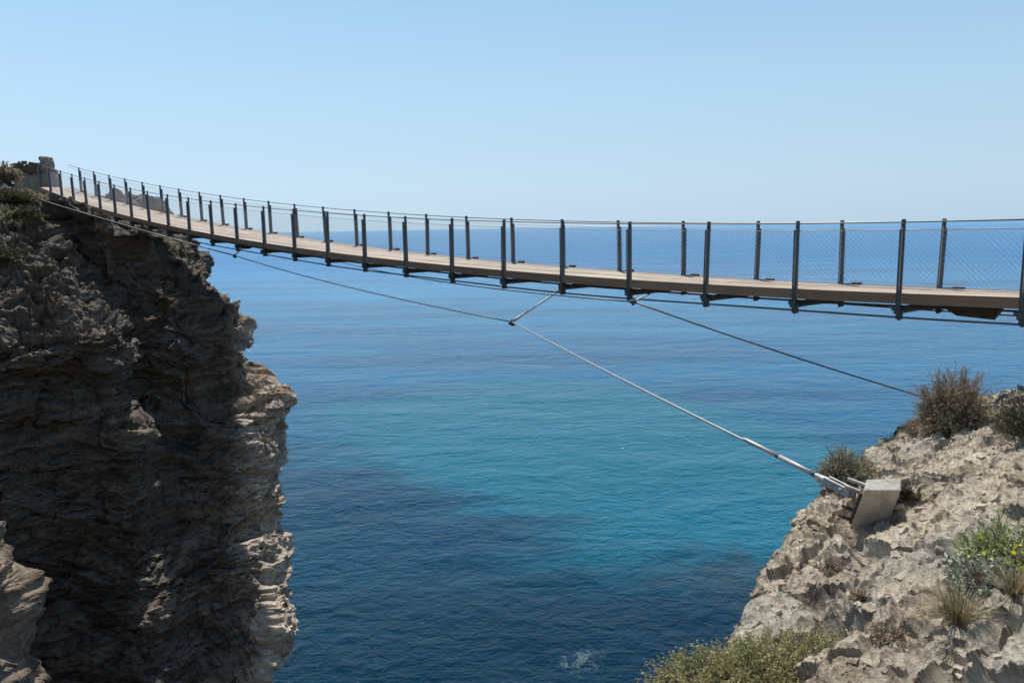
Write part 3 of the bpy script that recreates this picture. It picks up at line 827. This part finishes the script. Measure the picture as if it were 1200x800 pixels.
def bush(name, base, rad, label, cat, lm, tm, nst=60, ntw=7, nl=9, leaf=.03, lw=.3, seed=1, up=(0, 0, 1), wild=.35, group=None, flat=.0, twr=.0035, thin=1.0, lean=(0, 0, 0)):
    """many branching stems from one base; crown fills an uneven dome; leaves set on the twigs"""
    rs = np.random.RandomState(seed); base = np.asarray(base, float); rad = np.asarray(rad, float)
    root = empty(name, base, label, cat, group)
    mbs = MB(); tips = []
    lobes = rs.uniform(-1, 1, (7, 3)); lobes[:, 2] = np.abs(lobes[:, 2]); lobes /= np.linalg.norm(lobes, axis=1)[:, None]; lh = rs.uniform(-.28, .25, 7)
    for i in range(nst):
        d = rs.normal(size=3); d[2] = abs(d[2]) * (1 - flat) + .12; d /= np.linalg.norm(d)
        k = 1 + sum(h * max(0, (l @ d)) ** 6 for h, l in zip(lh, lobes)) + rs.uniform(-.22, .12)
        end = base + d * rad * k + np.array(lean) * d[2]
        b0 = base + rs.normal(size=3) * rad * np.array([.16, .16, .02])
        midp = (b0 + end) / 2 + rs.normal(size=3) * rad * .10 - ZD * rad[2] * .06
        q = [b0, midp, end]
        mbs.tube(q, [twr * 2.4, twr * 1.6, twr], 4, False)
        for j in range(ntw):
            u = rs.uniform(.35, 1.0)
            p = b0 * (1 - u) ** 2 + 2 * u * (1 - u) * midp + u * u * end
            dd = d + rs.normal(size=3) * .65; dd[2] += .25; dd /= np.linalg.norm(dd)
            L = rad.mean() * rs.uniform(.14, wild) * (1.25 - .4 * u)
            e = p + dd * L
            mbs.tube([p, e], [twr, twr * .5], 3, False)
            tips.append((p, e))
    T = np.array(tips); n = len(T)
    P = np.repeat(T[:, 0], nl, 0); E = np.repeat(T[:, 1], nl, 0)
    u = rs.uniform(.15, 1.05, (len(P), 1)); C = P * (1 - u) + E * u
    ax = (E - P); ax /= np.linalg.norm(ax, axis=1)[:, None]; ax = ax + rs.normal(size=ax.shape) * .75; ax /= np.linalg.norm(ax, axis=1)[:, None]
    sd = np.cross(ax, rs.normal(size=ax.shape)); sd /= np.linalg.norm(sd, axis=1)[:, None]
    Lf = leaf * rs.uniform(.55, 1.35, (len(P), 1))
    a = C; b = C + ax * Lf * .5 + sd * Lf * lw * .5; c_ = C + ax * Lf; d_ = C + ax * Lf * .5 - sd * Lf * lw * .5
    V = np.stack([a, b, c_, d_], 1).reshape(-1, 3); Fq = np.arange(len(V)).reshape(-1, 4)
    mbs.build('stems', tm, root); npmesh('foliage', V, Fq, lm, False, root)
    return root
def tuft(name, base, r, h, label, cat, m, n=220, seed=1, width=.006, group=None, droop=.5, parent=None, part='blades'):
    rs = np.random.RandomState(seed); base = np.asarray(base, float)
    root = parent or empty(name, base, label, cat, group)
    V = []; Fq = []
    for i in range(n):
        a = rs.uniform(0, 2 * math.pi); sp_ = rs.uniform(.1, 1) ; o = len(V)
        b0 = base + np.array([math.cos(a), math.sin(a), 0]) * r * .25 * rs.rand()
        dr = np.array([math.cos(a), math.sin(a), 0]); hh = h * rs.uniform(.5, 1.1)
        sdv = np.cross(dr, ZD) * width
        for s_ in range(4):
            t = s_ / 3; p = b0 + dr * r * sp_ * t ** 1.4 + ZD * hh * (t - droop * sp_ * t * t)
            V += [p - sdv * (1 - t * .9), p + sdv * (1 - t * .9)]
        for s_ in range(3): Fq.append((o + 2 * s_, o + 2 * s_ + 1, o + 2 * s_ + 3, o + 2 * s_ + 2))
    npmesh(part, np.array(V), np.array(Fq), m, False, root)
    return root

p = on_slope(1112, 500); bush('dry_bush', p - ZD * .05, (.44, .44, .84), 'tall brown dry bush on the rock crest where the dark guy cable ends', 'bush', M['dry'], M['twig'], 230, 10, 12, .034, .2, 3, wild=.45, twr=.0028, lean=(-.05, 0, 0))
p = on_slope(1004, 560); bush('grey_green_bush', p + np.array([-.05, .25, -.1]), (.36, .36, .42), 'round grey-green bush on the rim just above the concrete anchor block', 'bush', M['greygreen'], M['twig'], 150, 8, 9, .028, .25, 5, wild=.42)
p = on_slope(1196, 505); bush('dark_bush', p + np.array([.12, 0, 0]), (.42, .42, .36), 'dark green bush at the right edge below the rock crest', 'bush', M['dkgreen'], M['twig'], 90, 8, 9, .03, .4, 6)
p = on_slope(900, 792); pb = on_slope(903, 797) + np.array([-.02, -.1, -.07])
bush('olive_bush', pb, (.74, .55, .28), 'large yellow-green spiny bush at the bottom of the rock slope', 'bush', M['olive'], M['twig_g'], 620, 12, 13, .017, .5, 8, wild=.22, twr=.0018, flat=.15)
p = on_slope(1172, 665)
fl = bush('flowering_plant', p + np.array([.06, .02, -.02]), (.34, .34, .28), 'bright green plant with yellow flowers growing from the rock at the right edge', 'plant', M['fresh'], M['twig_g'], 110, 6, 6, .034, .28, 12, twr=.0018, wild=.4)
rs = np.random.RandomState(4); V = []; Fq = []
cc = p + np.array([.06, .02, -.02])
for i in range(34):
    d = rs.normal(size=3); d[2] = abs(d[2]) * .8 + .2; d[1] = -abs(d[1]) * .8; d /= np.linalg.norm(d)
    c = cc + d * np.array([.34, .34, .30]) * rs.uniform(.95, 1.1)
    nrm_ = d + rs.normal(size=3) * .4; nrm_ /= np.linalg.norm(nrm_)
    a = np.cross(nrm_, [0, .3, 1]); a /= np.linalg.norm(a); b = np.cross(nrm_, a)
    r_ = rs.uniform(.008, .015)
    for k in range(7):
        t = 2 * math.pi * k / 7; e = math.cos(t) * a + math.sin(t) * b; s_ = -math.sin(t) * a + math.cos(t) * b
        o = len(V); V += [c, c + e * r_ * .6 + s_ * r_ * .3, c + e * r_, c + e * r_ * .6 - s_ * r_ * .3]; Fq.append((o, o + 1, o + 2, o + 3))
npmesh('flowers', np.array(V), np.array(Fq), M['yellow'], False, fl)
p2 = on_slope(1160, 678); bush('silver_plant', p2, (.22, .2, .12), 'low plant with pale silvery leaves below the yellow flowers', 'plant', M['silver'], M['twig_g'], 40, 5, 5, .034, .6, 14, twr=.0018)
tuft('grass_tuft', on_slope(1120, 722), .25, .22, 'dry straw-coloured grass tuft below the flowering plant', 'grass tuft', M['straw'], 320, 2, .0022)
tuft('grass_tuft', on_slope(1186, 690), .18, .17, 'dry grass tuft at the right edge beside the silvery plant', 'grass tuft', M['straw'], 240, 9, .0022)
p = on_slope(1064, 580); bush('green_sprig', p, (.12, .12, .17), 'small green sprig against the right side of the concrete block', 'plant', M['dkgreen'], M['twig'], 50, 5, 6, .022, .35, 15, twr=.002)
for i, (px, py, r_, lab) in enumerate(((968, 664, .13, 'small brown dried shrub on the middle of the rim slope'), (1040, 745, .10, 'small dark dried shrub in a crevice near the bottom of the slope'),
                                     (1070, 505, .22, 'low brown dried shrub on the crest left of the tall bush'), (1002, 700, .08, 'tiny brown dried shrub amid the pale rubble'))):
    p = on_slope(px, py); bush('dried_shrub', p, (r_, r_, r_ * .8), lab, 'shrub', M['dry'], M['twig'], 45, 6, 5, .016, .4, 20 + i, twr=.0016, group='dried shrubs on the rock slope')
# far headland vegetation
for i, (px, py, r_, hf, lab, mm) in enumerate((
        (9, 206, .50, 1.1, 'brownish shrub on the skyline just left of the rubble wall', 'dry'),
        (1, 203, .6, .8, 'dense shrub at the very left edge of the skyline', 'greygreen'),
        (12, 228, .65, .6, 'dark shrub on the cliff top below the skyline shrubs', 'dkgreen'),
        (34, 234, .5, .6, 'dry shrub below the foot of the rubble wall', 'dry'),
        (5, 258, .8, .7, 'large grey-green shrub clinging to the cliff at the left edge', 'greygreen'),
        (26, 248, .6, .6, 'dark green shrub next to the end of the upper guy cable', 'dkgreen'),
        (50, 230, .38, .7, 'small shrub at the foot of the far bridge end', 'greygreen'),
        (3, 300, .6, .7, 'dark green shrub hanging low on the left edge of the cliff', 'dkgreen'))):
    bush('leafy_shrub', on_cliff(px, py) - ZD * .1, (r_, r_, r_ * hf), lab, 'shrub', M[mm], M['twig'], 90, 8, 9, .06, .5, 40 + i, twr=.006, wild=.35, group='shrubs on the far cliff top')

# ------------------------------------------------------------------ light
EL, AZ = R(61), R(-5)           # azimuth from +Y towards +X
sd = Vector((math.sin(AZ) * math.cos(EL), math.cos(AZ) * math.cos(EL), math.sin(EL)))
sl = bpy.data.lights.new('sun', 'SUN'); so = bpy.data.objects.new('sun', sl); COL.objects.link(so)
sl.energy = 5.0; sl.angle = R(.53); sl.color = (1, .95, .87)
so.rotation_euler = sd.to_track_quat('Z', 'Y').to_euler()
W = bpy.data.worlds.new('World'); scene.world = W; W.use_nodes = True
nt = W.node_tree; bg = nt.nodes['Background']
sky = nt.nodes.new('ShaderNodeTexSky'); sky.sky_type = 'NISHITA'; sky.sun_disc = False
sky.sun_elevation = EL; sky.sun_rotation = AZ
sky.air_density = 1.0; sky.dust_density = .6; sky.ozone_density = 1.5; sky.altitude = 20
# pale marine haze low over the sea, clear Nishita sky above
tc = nt.nodes.new('ShaderNodeTexCoord'); sx2 = nt.nodes.new('ShaderNodeSeparateXYZ'); nt.links.new(tc.outputs['Generated'], sx2.inputs[0])
grad = ramp(nt, sx2.outputs[2], [(0, (5.0, 6.95, 8.6)), (.05, (5.4, 7.3, 8.95)), (.16, (4.8, 7.1, 9.2)), (.30, (3.6, 6.2, 9.0)), (.55, (1.2, 2.7, 5.2)), (1, (.5, 1.3, 3.0))])
side = nt.nodes.new('ShaderNodeMapRange'); side.inputs[1].default_value = -.8; side.inputs[2].default_value = .8
side.inputs[3].default_value = 1.06; side.inputs[4].default_value = .86; nt.links.new(sx2.outputs[0], side.inputs[0])
sc_ = nt.nodes.new('ShaderNodeVectorMath'); sc_.operation = 'SCALE'; nt.links.new(grad, sc_.inputs[0]); nt.links.new(side.outputs[0], sc_.inputs['Scale'])
fz = ramp(nt, sx2.outputs[2], [(.0, (.93,) * 3), (.3, (.85,) * 3), (.8, (.35,) * 3)])
skc = mix(nt, fz, sky.outputs[0], sc_.outputs[0])
nt.links.new(skc, bg.inputs[0]); bg.inputs[1].default_value = .105

# ------------------------------------------------------------------ unseen hill added behind the camera to block sky light
gx = np.linspace(-70, 70, 120); gy = np.linspace(-7, -90, 90)
X, Y = np.meshgrid(gx, gy, indexing='ij')
rr_ = np.clip((-Y - 7) / 40, 0, 1.5) + np.clip((X - 14) / 40, 0, 1) * .5
Z = -2.4 + 24 * rr_ ** 1.1 - np.clip((-X - 8) / 6, 0, 1) * 14 * np.clip(1 - rr_, 0, 1)
Pm = np.stack([X, Y, Z], -1); Pm[..., 2] += 2.2 * fbm(Pm * .09, 4, 6.) + .5 * fbm(Pm * .5, 3, 16.)
tag(npmesh('sky_blocker_hill', Pm.reshape(-1, 3), gridfaces(*X.shape), M['scrub']), kind='structure')

scene.view_settings.view_transform = 'Standard'; scene.view_settings.look = 'None'
scene.view_settings.exposure = 0; scene.view_settings.gamma = 1
scene.cycles.use_denoising = True
scene.cycles.max_bounces = 6
scene.cycles.sample_clamp_indirect = 6
